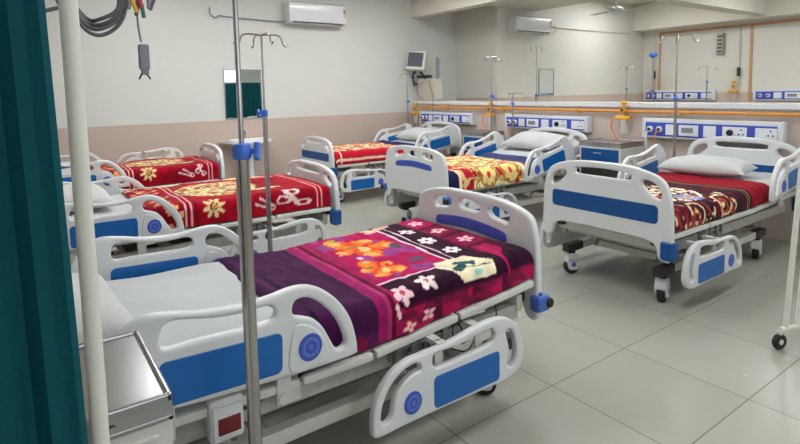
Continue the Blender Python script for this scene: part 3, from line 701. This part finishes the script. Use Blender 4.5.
# ------------------------------------------------------------------ wall service panels (bed head units)
def head_unit(xw, y0, y1, z0, z1, label, pipes=True, dep=.09):
    """unit on a wall whose face is x = xw, facing -x; y1 is the far (left in view) end"""
    w = y1-y0; h = z1-z0
    t = thing('service_panel', (xw, (y0+y1)/2, z0), 0, label, 'wall service panel', 'hospital service panels above the beds')
    mb = MB(); prof = rrect(-dep, 0, 0, h, .018)
    mb.bx(-dep, 0, -w/2, w/2, 0, h, .018); mb.bx(-dep-.004, -.0, -w/2-.012, -w/2+.02, -.004, h+.004, .015); mb.bx(-dep-.004, -.0, w/2-.02, w/2+.012, -.004, h+.004, .015)
    mb.build('housing', 'wallboard', t)
    MB().bx(-dep-.004, -dep+.004, -w/2+.04, w/2-.03, h*.11, h*.80, .002).build('blue_strip', 'violet', t)
    s = w/1.34
    # from the left end in view (+y): two gas outlets, blank, switch plate, plate, socket plates
    L = w/2
    for k, yy in enumerate((L-.085*s, L-.19*s)):
        mb = MB(); mb.lathe([(0, -.006), (.033, -.006), (.033, .006), (.026, .014), (0, .014)], (-dep-.008, yy, h*.45), 20, 0, Matrix.Rotation(-PI/2, 4, 'Y'))
        mb.lathe([(0, 0), (.015, 0), (.014, .02), (0, .022)], (-dep-.02, yy, h*.45), 14, 1, Matrix.Rotation(-PI/2, 4, 'Y'))
        mb.build('gas_outlet', ['panelface', 'black'], t)
    for a, b, sock in ((.26, .36, 0), (.40, .60, 1), (.65, .77, 0), (.83, 1.05, 2), (1.12, 1.30, 2)):
        ya, yb = L-a*s, L-b*s
        mb = MB(); mb.bx(-dep-.012, -dep-.002, yb, ya, h*.19, h*.71, .003)
        p = mb.build('socket_plate', 'panelface', t)
        if sock == 1:
            MB().bx(-dep-.015, -dep-.011, yb+.05*s, ya-.03*s, h*.34, h*.58, .001).build('switch_block', 'greyp', p)
        if sock == 2:
            mb = MB()
            for dy, dz in ((0, .03), (-.018, -.012), (.018, -.012)): mb.cyl((-dep-.015, yb+.05*s+dy, h*.45+dz), (-dep-.011, yb+.05*s+dy, h*.45+dz), .0075)
            mb.build('socket_holes', 'black', p)
            if a < 1: MB().lathe([(0, 0), (.030, 0), (.028, .014), (0, .016)], (-dep-.012, ya-.07*s, h*.45), 18, 0, Matrix.Rotation(-PI/2, 4, 'Y')).build('switch_knob', 'black', p)
    if pipes:
        yy = L-.19*s
        MB().tube([(-dep-.03, yy, h*.45), (-dep-.05, yy+.01, h*.3), (-dep-.05, yy+.03, -.06), (-.05, yy+.06, -.16)], .007, 6).build('gas_hose', 'tube', t)
        MB().tube([(-dep-.02, L-.06*s, h*.35), (-dep-.04, L-.06*s, 0), (-dep-.03, L-.07*s, -.14)], .008, 5).build('drip_tube', 'wallboard', t)
    return t
head_unit(XP, 1.86, 3.14, .855, 1.062, 'white and blue wall service panel with sockets above the right bed')
head_unit(XP, 3.83, 5.12, .868, 1.055, 'white and blue wall service panel above the pillow of the middle bed')
head_unit(XP, 5.78, 7.02, .878, 1.050, 'white and blue wall service panel at the far corner end of the low partition')
head_unit(XF, 4.83, 6.20, 1.10, 1.30, 'small distant service panel on the far room wall, left of the pair', False)
head_unit(XF, 2.55, 4.15, 1.10, 1.30, 'small distant service panel on the far room wall, rightmost of the pair', False)

# gas pipe along the partition
mb = MB(); mb.cyl((XP-.045, .55, 1.125), (XP-.045, 7.0, 1.125), .016); 
mb.cyl((XP-.045, 7.0, 1.125), (XP, 7.0, 1.125), .014)
for y in (.7, 1.6, 2.78, 4.0, 5.2, 6.4): mb.bx(XP-.065, XP, y-.02, y+.02, 1.10, 1.15, .004)
gp = mb.build('gas_pipe', 'orange'); tag(gp, 'long orange rail pipe running under the white ledge of the partition', 'pipe')

def flowmeter(x, y, z, label, hose=True, side=1):
    t = thing('oxygen_flowmeter', (x, y, z), 0, label, 'oxygen flowmeter', 'yellow oxygen flowmeters')
    mb = MB(); mb.lathe([(0, -.03), (.022, -.028), (.028, 0), (.022, .028), (0, .03)], (0, 0, .0), 16); mb.lathe([(0, 0), (.03, .004), (.034, .03), (.02, .045), (0, .046)], (0, 0, .055), 16)
    mb.cyl((0, 0, .02), (0, 0, .06), .014); mb.build('regulator', 'yellow', t)
    MB().lathe([(0, 0), (.016, 0), (.014, .012), (0, .012)], (-.027, 0, 0), 14, 0, Matrix.Rotation(-PI/2, 4, 'Y')).build('gauge', 'black', t)
    mb = MB(); mb.box((0, .0, -.085), (.06, .17, .045), .014, 0, None, 3); mb.cyl((0, 0, -.07), (0, 0, -.03), .010); mb.build('bottle_cap', 'yellow', t)
    mb = MB(); mb.lathe([(0, -.26), (.036, -.255), (.040, -.24), (.040, -.12), (.03, -.105), (0, -.10)], (0, -.01, 0), 18); mb.build('humidifier_bottle', 'clear', t)
    if hose: MB().tube([(0, .07, -.085), (-.01, .12, -.11), (-.01, .14, -.19), (0, .10, -.28), (-.01, .04, -.33)], .008, 6).build('oxygen_hose', 'tube', t)
    return t
flowmeter(XP-.075, 3.38, 1.14, 'yellow oxygen flowmeter with a curling orange hose left of the right bed service panel')
flowmeter(XP-.075, 5.42, 1.12, 'yellow oxygen flowmeter between the far and middle service panels, behind the drip stand')
flowmeter(XP-.075, 7.16, 1.10, 'yellow oxygen flowmeter in the far corner below the monitor', False)
flowmeter(XF-.06, 6.05-.02, 1.36, 'distant yellow flowmeter left of the far room service panels', False)
flowmeter(XF-.06, 4.50, 1.36, 'distant yellow flowmeter between the two far room service panels', False)

# ------------------------------------------------------------------ drip stands
def iv_stand(loc, rz, top, joint, label, rl=.018, ru=.007, hooks=4, span=.13, base=True, knob=True, wings=1, legr=.26, angs=None, ztop_lower=None):
    t = thing('iv_stand', loc, rz, label, 'drip stand', 'metal drip stands')
    if base:
        mb = MB()
        for k in range(5):
            a = (angs[k] if angs else 2*PI*k/5+.3); mb.tube([(0, 0, .10), (.6*legr*math.cos(a), .6*legr*math.sin(a), .095), (legr*math.cos(a), legr*math.sin(a), .065)], .012, 4)
            mb.lathe([(0, -.011), (.026, -.011), (.026, .011), (0, .011)], (legr*math.cos(a), legr*math.sin(a), .027), 14, 1, Matrix.Rotation(PI/2, 4, 'X'))
            mb.cyl((legr*math.cos(a), legr*math.sin(a), .03), (legr*math.cos(a), legr*math.sin(a), .068), .008, seg=8)
        mb.lathe([(0, .08), (.035, .08), (.035, .13), (.022, .15), (0, .15)], (0, 0, 0), 16)
        mb.build('wheeled_base', ['chrome', 'black'], t)
    MB().cyl((0, 0, .10), (0, 0, joint), rl, seg=20).build('lower_pole', 'chrome', t)
    MB().cyl((0, 0, joint-.05), (0, 0, top), ru, seg=14).build('upper_pole', 'chrome', t)
    if knob:
        mb = MB(); mb.lathe([(0, -.02), (rl*1.15, -.02), (rl*1.38, -.012), (rl*1.38, .010), (rl*1.1, .02), (ru, .024), (0, .024)], (0, 0, joint), 20)
        cl = mb.build('clamp_collar', 'knob', t)
        mb = MB(); mb.cyl((0, 0, joint), (rl*1.2+.018, 0, joint), .007)
        mb.plate(catmull([(-.022, .014), (-.008, .014), (.008, .014), (.022, .014), (.022, -.014), (.008, -.014), (-.008, -.014), (-.022, -.014)], 3), [], .014, Matrix.Translation((rl+.022, 0, joint)) @ Matrix.Rotation(wings, 4, 'X') @ YZ, .004)
        mb.build('clamp_knob', 'knob', cl)
    for k in range(hooks):
        a = 2*PI*k/hooks+.15; c, s = math.cos(a), math.sin(a)
        MB().tube([(0, 0, top), (c*span*.7, s*span*.7, top+.005), (c*span, s*span, top-.01), (c*(span+.015), s*(span+.015), top-.05), (c*(span+.035), s*(span+.035), top-.062), (c*(span+.05), s*(span+.05), top-.045)], .0045, 5, 8).build('hook', 'chrome', t)
    return t
iv_stand((.470, 1.37, 0), -.62, 2.05, 1.25, 'tall shiny drip stand with blue clamp in front of the foreground bed', legr=.22, wings=1.25, angs=[.9, 2.2, 3.6, 4.6, 5.7])
iv_stand((1.205, 3.08, 0), 3.0, 1.74, 1.28, 'slim drip stand with four hooks behind the foreground bed', rl=.0145, ru=.006, span=.12)
iv_stand((5.22, 2.70, 0), .4, 1.87, 1.27, 'drip stand rising behind the right bed with blue clamp', rl=.0145, ru=.008, span=.13, legr=.13)
iv_stand((4.96, 4.93, 0), .2, 1.80, 1.30, 'drip stand with blue clamp behind the middle bed, left of its service panel', rl=.0145, ru=.007, span=.09, legr=.12)
iv_stand((5.29, 4.87, 0), 1.0, 1.33, 1.20, 'short drip stand in front of the middle service panel', rl=.010, ru=.006, span=.15, hooks=3, legr=.10)
iv_stand((5.20, 7.07, 0), .3, 1.66, 1.22, 'drip stand in the far corner below the monitor', rl=.012, ru=.006, span=.12, legr=.12)
iv_stand((6.75, 5.72, 0), .1, 2.05, 1.28, 'drip stand beyond the partition, directly under the right air conditioner', rl=.0145, ru=.007, span=.16, hooks=2, wings=.2, legr=.2)
iv_stand((9.80, 6.05, 0), .3, 1.78, 1.35, 'thin distant drip stand in the far room corner', rl=.012, ru=.006, span=.12, legr=.11)
st = iv_stand((10.15, 5.83-.12, 0), .3, 1.96, 1.30, 'distant stand topped by a round blue head in the far room', rl=.018, ru=.014, hooks=0, legr=.12)
MB().lathe([(0, -.05), (.03, -.045), (.075, -.01), (.08, .02), (.05, .05), (0, .06)], (0, 0, 1.98), 20).build('round_head', 'knob', st)
iv_stand((10.2, 4.72, 0), .3, 1.72, 1.45, 'thin distant drip stand near the grey wall rack in the far room', rl=.012, ru=.006, span=.14, hooks=3, legr=.2)

# ------------------------------------------------------------------ monitor box on the partition end
t = thing('patient_monitor', (XP+.09, 7.0, 1.222), 0, 'tilted grey patient monitor perched on beige box at the partition end', 'monitor')
mb = MB(); mb.plate(rrect(-.24, 0, .24, .36, .05), [], .15, YZ, .01); mb.build('beige_box', 'beige', t, Matrix.Translation((0, -.03, 0)))
MB().tube([(-.085, .04, .30), (-.10, .14, .26), (-.10, .18, .17), (-.10, .13, .07), (-.09, .03, .04)], .006, 6).build('coiled_cable', 'greyp', t)
R = Matrix.Translation((-.16, .10, .655)) @ Matrix.Rotation(.60, 4, 'Z') @ Matrix.Rotation(.20, 4, 'Y') @ Matrix.Rotation(.10, 4, 'X')
mb = MB(); mb.box((0, 0, 0), (.13, .33, .32), .02, 0, None, 3); md = mb.build('monitor_case', 'white_warm', t, R)
MB().box((-.066, .01, .01), (.008, .26, .235), .004).build('screen', 'screen', md)
mb = MB(); mb.cyl((-.02, .05, .36), (-.13, .10, .52), .02); mb.box((-.04, .06, .40), (.12, .26, .05), .01); mb.build('tilting_bracket', 'dark', t)
mb = MB(); mb.box((.02, -.21, .52), (.05, .045, .38), .01); mb.cyl((.02, -.21, .33), (.02, -.21, .36), .02); mb.build('grey_post', 'greyp', t)
mb = MB()
for k in range(4): mb.tube([(-.10, .26-.02*k, .50), (-.13, .27-.015*k, .43), (-.12, .26, .34-.03*k), (-.08, .20, .28)], .006, 5)
mb.tube([(-.02, -.1, .36), (-.1, -.14, .3), (-.1, -.22, .1), (-.13, -.26, -.15), (-.13, -.28, -.30)], .004, 5)
mb.build('cable_bundle', 'navy', t)

# ------------------------------------------------------------------ air conditioners
def air_con(loc, w, h, d, label, pipe, pr=.009, pm='greyp'):
    t = thing('air_conditioner', loc, 0, label, 'air conditioner', 'split air conditioners on the walls')
    out = catmull([(0, 0), (0, h), (-d*.75, h), (-d*.96, h*.93), (-d, h*.6), (-d*.96, h*.2), (-d*.8, .02), (-d*.5, 0)], 3)
    P = Matrix(((0, 0, 1, 0), (1, 0, 0, 0), (0, 1, 0, 0), (0, 0, 0, 1)))
    mb = MB(); mb.plate([(0, 0), (0, h), (-d*.8, h), (-d*.96, h*.93), (-d, h*.75), (-d, h*.3), (-d*.9, h*.08), (-d*.7, 0)], [], w, P, .012)
    mb.build('casing', 'wallboard', t)
    MB().box((0, -d*.86, h*.085), (w*.86, .05, .022), .006).build('air_outlet', 'dark', t)
    MB().box((0, -d*.97, h*.13), (w*.87, .012, .028), .004, 0, Matrix.Rotation(-.5, 4, 'X')).build('louvre', 'white', t)
    mb = MB(); mb.box((w*.46, -d-.001, h*.68), (.035, .006, .06), .001); mb.box((w*.46, -d-.001, h*.48), (.025, .006, .05), .001, 1); mb.build('star_sticker', ['greyp', 'yellow'], t)
    MB().tube(pipe, pr, 5).build('refrigerant_pipe', pm, t)
    return t
air_con((3.66, YA, 2.375), .92, .31, .2, 'white split air conditioner on the left part of the back wall above the mirror', [(-.45, -.05, .03), (-.8, -.02, .035), (-1.3, -.02, .055), (-1.38, -.02, .065), (-1.44, -.04, .03), (-1.5, -.02, .08), (-1.5, -.02, .16)])
air_con((7.15, YB, 2.32), .90, .27, .19, 'white split air conditioner beyond the partition, right of the column', [(.44, -.05, .03), (.56, -.04, .0), (.70, -.04, .04), (.76, -.03, .12), (.72, -.02, .17), (.85, -.02, .14), (3.1, -.02, .14)], .007, 'beige')

# mirror over basin
t = thing('wall_mirror', (2.56, YA, 1.07), 0, 'rectangular wall mirror reflecting teal curtain, above the wash basin', 'mirror')
MB().bx(-.25, .25, -.012, -.002, 0, .65, 0).build('mirror_glass', 'mirror', t)
mb = MB()
for a in ((-.262, -.25, 0, .65), (.25, .262, 0, .65), (-.262, .262, -.012, 0), (-.262, .262, .65, .662)): mb.bx(a[0], a[1], -.018, 0, a[2], a[3], .002)
mb.build('frame', 'steel', t)
t = thing('wall_mirror', (7.68, YB, 1.28), 0, 'small wall mirror beyond the partition to the right of the right air conditioner', 'mirror')
MB().bx(-.19, .19, -.012, -.002, 0, .44, 0).build('mirror_glass', 'mirror', t)
mb = MB()
for a in ((-.20, -.19, 0, .44), (.19, .20, 0, .44), (-.20, .20, -.012, 0), (-.20, .20, .44, .452)): mb.bx(a[0], a[1], -.018, 0, a[2], a[3], .002)
mb.build('frame', 'steel', t)

# wash basin
t = thing('wash_basin', (2.52, YA-.045, 0), 0, 'white pedestal wash basin on the pink wall under the mirror', 'wash basin')
mb = MB(); b = bmesh.new()
out = catmull([(-.31, 0), (-.31, -.20), (-.26, -.36), (-.12, -.43), (.12, -.43), (.26, -.36), (.31, -.20), (.31, 0)], 4)
inn = catmull([(-.22, -.12), (-.22, -.24), (-.14, -.34), (0, -.37), (.14, -.34), (.22, -.24), (.22, -.12), (0, -.10)], 4)
mb.plate(out, [inn], .05, Matrix.Translation((0, 0, .765)), .012)
mb.lathe([(0, -.13), (.10, -.12), (.20, -.05), (.245, .0), (.235, .0), (.19, -.04), (.09, -.10), (0, -.11)], (0, -.23, .762), 28, 0, Matrix.Diagonal((1, .62, 1, 1)))
mb.build('bowl', 'porcelain', t)
MB().lathe([(.11, 0), (.10, .1), (.075, .4), (.085, .62), (.11, .68)], (0, -.14, 0), 20).build('pedestal', 'porcelain', t)
mb = MB(); mb.cyl((0, -.06, .785), (0, -.06, .90), .014); mb.tube([(0, -.06, .88), (0, -.10, .90), (0, -.17, .87)], .010, 5); mb.cyl((-.03, -.06, .905), (.03, -.06, .905), .008); mb.build('tap', 'chrome', t)

# grey rack on the far wall, conduits
t = thing('wall_rack', (XF, 4.76, 1.95), 0, 'grey slotted metal rack fixed on the far room wall', 'rack')
MB().bx(-.07, -.0, -.06, .06, 0, .40, .006).build('rack_box', 'grey', t)
for k in range(5): MB().bx(-.075, -.069, -.04, .04, .045+.07*k, .07+.07*k, .001).build('slot', 'dark', t)
for y, lab in ((6.03, 'grey conduit with dark switch, left one on the far room wall'), (4.43, 'grey conduit with dark switch, right one on the far room wall')):
    mb = MB(); mb.cyl((XF-.02, y, 1.35), (XF-.02, y, 2.43), .012, seg=10); o = mb.build('conduit', 'beige'); tag(o, lab, 'conduit', 'conduits on the far wall')
    MB().box((XF-.045, y, 1.62), (.05, .05, .16), .008).build('switch', 'dark', o)
# ceiling fan in the far room
t = thing('ceiling_fan', (8.0, 5.15, 2.62), 0, 'white ceiling fan hanging in the far room at the top of the view', 'ceiling fan')
MB().lathe([(0, -.05), (.07, -.045), (.12, -.01), (.12, .03), (.06, .06), (0, .065)], (0, 0, 0), 24).build('motor', 'white', t)
MB().cyl((0, 0, .05), (0, 0, .43), .013).build('rod', 'white', t)
for k in range(3):
    R = Matrix.Rotation(-.75+2*PI*k/3, 4, 'Z') @ Matrix.Rotation(.12, 4, 'X')
    MB().plate([(.10, -.02), (.2, -.04), (.52, -.045), (.54, .04), (.2, .045), (.10, .02)], [], .008, Matrix(), .002).build('blade', 'beige', t, R)

# ------------------------------------------------------------------ ward screens
def wavy(x0, x1, z0, z1, amp, n, seed, lean=0):
    b = bmesh.new(); nx, nz = n*10, 12; V = []
    for j in range(nz+1):
        f = j/nz; row = []
        for i in range(nx+1):
            g = i/nx; ph = g*n*2*PI
            x = x0+(x1-x0)*g + lean*(1-f)*g
            a = amp*(.75+.5*math.sin(seed+g*9))*(1-.35*f)
            row.append(b.verts.new((x, a*math.sin(ph+.5*math.sin(seed+3*f))+.006*math.sin(2.3*ph+seed), z0+(z1-z0)*f)))
        V.append(row)
    for j in range(nz):
        for i in range(nx): b.faces.new((V[j][i], V[j][i+1], V[j+1][i+1], V[j+1][i]))
    m = MB(); m._add(b, 0); return m
def ward_screen(loc, rz, w, h, label, curt=True, panels=1, group='wheeled ward screens'):
    t = thing('ward_screen', loc, rz, label, 'ward screen', group)
    mb = MB(); r = .0135
    mb.cyl((0, 0, .09), (0, 0, h), r, seg=18); mb.cyl((-w, 0, .09), (-w, 0, h), r, seg=18)
    mb.cyl((-w, 0, h), (0, 0, h), r); mb.cyl((-w, 0, .22), (0, 0, .22), r*.8)
    for x in (0, -w): mb.cyl((x, -.2, .085), (x, .2, .085), r); 
    mb.build('tube_frame', 'cream', t)
    for x in (0, -w):
        for sy in (-1, 1):
            mb = MB(); mb.lathe([(0, -.012), (.034, -.012), (.038, -.006), (.038, .006), (.034, .012), (0, .012)], (x, sy*.18, .038), 18, 0, Matrix.Rotation(PI/2, 4, 'Y'))
            mb.lathe([(0, -.014), (.014, -.014), (.014, .014), (0, .014)], (x, sy*.18, .038), 12, 1, Matrix.Rotation(PI/2, 4, 'Y'))
            mb.cyl((x, sy*.18, .06), (x, sy*.18, .085), .01)
            mb.build('caster', ['black', 'white'], t)
    return t
t = ward_screen((.078, 1.0, 0), 0, .95, 1.85, 'cream tubular ward screen post beside the teal curtain at the left edge')
mb = wavy(-.88, -.036, .3, 1.80, .020, 9, 1.3, .026)
o = mb.build('privacy_curtain', 'curtain'); o.location = (.078, .985, 0)
tag(o, 'teal curtain hanging in folds along the left edge of the view', 'curtain')
md = o.modifiers.new('thickness', 'SOLIDIFY'); md.thickness = .002
mb = MB(); 
# screen by the right edge: only its left posts show
t = thing('ward_screen', (3.25, 1.05, 0), -.33, 'cream wheeled screen frame standing at the right edge of the view', 'ward screen', 'wheeled ward screens')
mb = MB(); r = .0135
mb.cyl((-.02, 0, .10), (.05, 0, 1.15), r, seg=18); mb.cyl((.065, .0, .10), (.135, 0, 1.15), r, seg=18); mb.cyl((.95, 0, .10), (.95, 0, 1.15), r, seg=18)
mb.cyl((-.06, 0, .105), (.16, 0, .105), r*1.1); mb.cyl((.05, 0, 1.15), (.95, 0, 1.15), r); mb.cyl((.085, 0, .25), (.95, 0, .25), r*.8); mb.cyl((.95, -.2, .105), (.95, .2, .105), r)
mb.build('tube_frame', 'cream', t)
for x, y in ((-.06, 0), (.15, 0), (.95, -.18), (.95, .18)):
    mb = MB(); mb.lathe([(0, -.012), (.038, -.012), (.043, -.006), (.043, .006), (.038, .012), (0, .012)], (x, y, .043), 18, 0, Matrix.Rotation(PI/2, 4, 'X'))
    mb.lathe([(0, -.014), (.015, -.014), (.015, .014), (0, .014)], (x, y, .043), 12, 1, Matrix.Rotation(PI/2, 4, 'X')); mb.cyl((x, y, .06), (x, y, .10), .012, mi=1)
    mb.build('caster', ['black', 'white'], t)
# screens behind the camera side, seen only in the mirror
t = ward_screen((6.35, -1.0, 0), 0, 2.0, 1.74, 'teal curtained ward screen seen only as the reflection in the basin mirror')
o = wavy(-1.96, -.04, .25, 1.72, .02, 14, 2.0).build('privacy_curtain', 'curtain'); o.location = (6.35, -1.0, 0)
tag(o, 'teal curtain reflected in the basin mirror', 'curtain'); md = o.modifiers.new('thickness', 'SOLIDIFY'); md.thickness = .002

# ------------------------------------------------------------------ cables hanging at the top left
t = thing('monitor_cable_bundle', (.33, 2.0, 2.0), 0, 'bundle of grey monitor cables with coloured clips and a hanging grey sensor at top left', 'cable bundle')
mb = MB()
for k, (dz, dx) in enumerate(((0, 0), (.02, -.012), (.035, .006), (.05, -.02))):
    mb.tube([(-.22, .0, -.20), (-.20, .02, -.30+dz), (-.165, .01*k, -.345+dz), (-.12, .01*k, -.395+dz*.9), (-.08+dx*.3, .0, -.40+dz), (-.035, 0, -.365+dz), (-.01+dx, 0, -.30+dz), (.005+dx, 0, -.16), (.0, 0, .0)], .0065, 6)
mb.tube([(-.36, .02, -.36), (-.28, .02, -.345), (-.2, .02, -.32)], .0065, 4)
mb.build('grey_cable', 'cable', t)
for k, (x, z, m) in enumerate(((.012, -.30, 'yellow'), (.03, -.285, 'redlead'), (.04, -.315, 'greenlead'), (.058, -.285, 'greyp'), (.0, -.29, 'greyp'), (.024, -.31, 'cable'), (.07, -.29, 'cable'))):
    MB().box((x, -.01+.004*(k % 3), z), (.012, .012, .05), .004, 0, Matrix.Rotation(.3*(k-3)*.4, 4, 'Y')).tube([(x, 0, z+.02), (x*.5, 0, z+.12), (0, 0, 0)], .003, 4).build('lead_clip', m, t)
MB().tube([(.0, 0, 0), (.02, 0, -.2), (.023, 0, -.36), (.03, 0, -.42)], .0035, 5).build('sensor_cord', 'greyp', t)
mb = MB(); mb.box((.035, 0, -.47), (.034, .022, .085), .006, 0, None, 3); mb.box((.036, 0, -.515), (.024, .018, .03), .006)
sn = mb.build('finger_sensor', 'greyp', t)
MB().tube([(.026, 0, -.525), (.016, 0, -.545)], .003).tube([(.04, 0, -.525), (.052, 0, -.545)], .003).build('prongs', 'black', sn)
t = thing('cable_rack', (XL, 2.0, 2.02), 0, 'metal rack bar reaching from the left wall, the cable bundle hanging from it', 'rack')
mb = MB(); mb.box((.02, 0, 0), (.04, .12, .12), .006); mb.cyl((.02, 0, 0), (1.10, 0, 0), .014); mb.cyl((1.10, 0, -.02), (1.10, 0, .03), .02)
mb.build('arm_bar', 'chrome', t)

# ------------------------------------------------------------------ added ceiling lights, unseen, sized to balance the brightness
def clight(x, y, z, sx, sy, lab):
    t = thing('ceiling_light', (x, y, z), 0, lab, 'ceiling light', 'ceiling light panels')
    mb = MB()
    for a in ((-sx/2-.02, -sx/2, -sy/2-.02, sy/2+.02), (sx/2, sx/2+.02, -sy/2-.02, sy/2+.02), (-sx/2, sx/2, -sy/2-.02, -sy/2), (-sx/2, sx/2, sy/2, sy/2+.02)): mb.bx(*a, -.03, 0, .002)
    mb.build('frame', 'white', t); MB().bx(-sx/2, sx/2, -sy/2, sy/2, -.022, -.012, 0).build('diffuser', 'lamp', t)
for x in (1.5, 4.0):
    for y in (-1.4, .9, 3.2, 5.5): clight(x, y, CZ, 1.2, .85 if y > 4 else .6 if y > 1 else .42, 'square ceiling light panel above the ward, out of the view')
for x, y in ((8.9, .5), (8.9, 2.6), (8.9, 5.2)): clight(x, y, CZ, .9, .9, 'square ceiling light panel above the far room, out of the view')
clight(6.5, 1.0, 2.72, .6, .6, 'ceiling light panel under the lowered soffit, out of the view'); clight(6.5, 3.6, 2.72, .6, .6, 'ceiling light panel under the lowered soffit, out of the view')
# added windows behind the camera, glowing panes put in to flatten the light
for k, x in enumerate((.6, 3.0, 5.4, 7.8)):
    mb = MB()
    for q in ((x-.8, x-.75, 1.0, 2.5), (x+.75, x+.8, 1.0, 2.5), (x-.03, x+.03, 1.0, 2.5), (x-.8, x+.8, 1.0, 1.05), (x-.8, x+.8, 2.45, 2.5)): mb.bx(q[0], q[1], Y0-.02, Y0+.05, q[2], q[3], .003)
    o = mb.build('window_%d' % (k+1), 'white'); o['kind'] = 'structure'
    MB().bx(x-.75, x+.75, Y0-.01, Y0+.015, 1.05, 2.45, 0).build('window_pane', 'daylight', o)

W = bpy.data.worlds.new('world'); S.world = W; W.use_nodes = True
W.node_tree.nodes['Background'].inputs[0].default_value = (.8, .85, 1, 1); W.node_tree.nodes['Background'].inputs[1].default_value = .3

# ------------------------------------------------------------------ camera
cam = bpy.data.cameras.new('camera'); co = bpy.data.objects.new('camera', cam); C.objects.link(co)
r = Vector((0.8134451, -0.5813171, -0.0194284)); u = Vector((0.0689300, 0.0631798, 0.9956189)); f = Vector((0.5775428, 0.8112205, -0.0914635))
m = Matrix.Identity(4)
for i in range(3): m[i][0] = r[i]; m[i][1] = u[i]; m[i][2] = -f[i]
m[2][3] = 1.40
co.matrix_world = m
cam.sensor_width = 36; cam.lens = 36*537.14/800; cam.shift_y = -(222-139.88)/800; cam.clip_start = .02
S.camera = co
S.view_settings.view_transform = 'Standard'; S.view_settings.look = 'None'; S.view_settings.gamma = 1; S.view_settings.use_curve_mapping = False
S.view_settings.exposure = .66
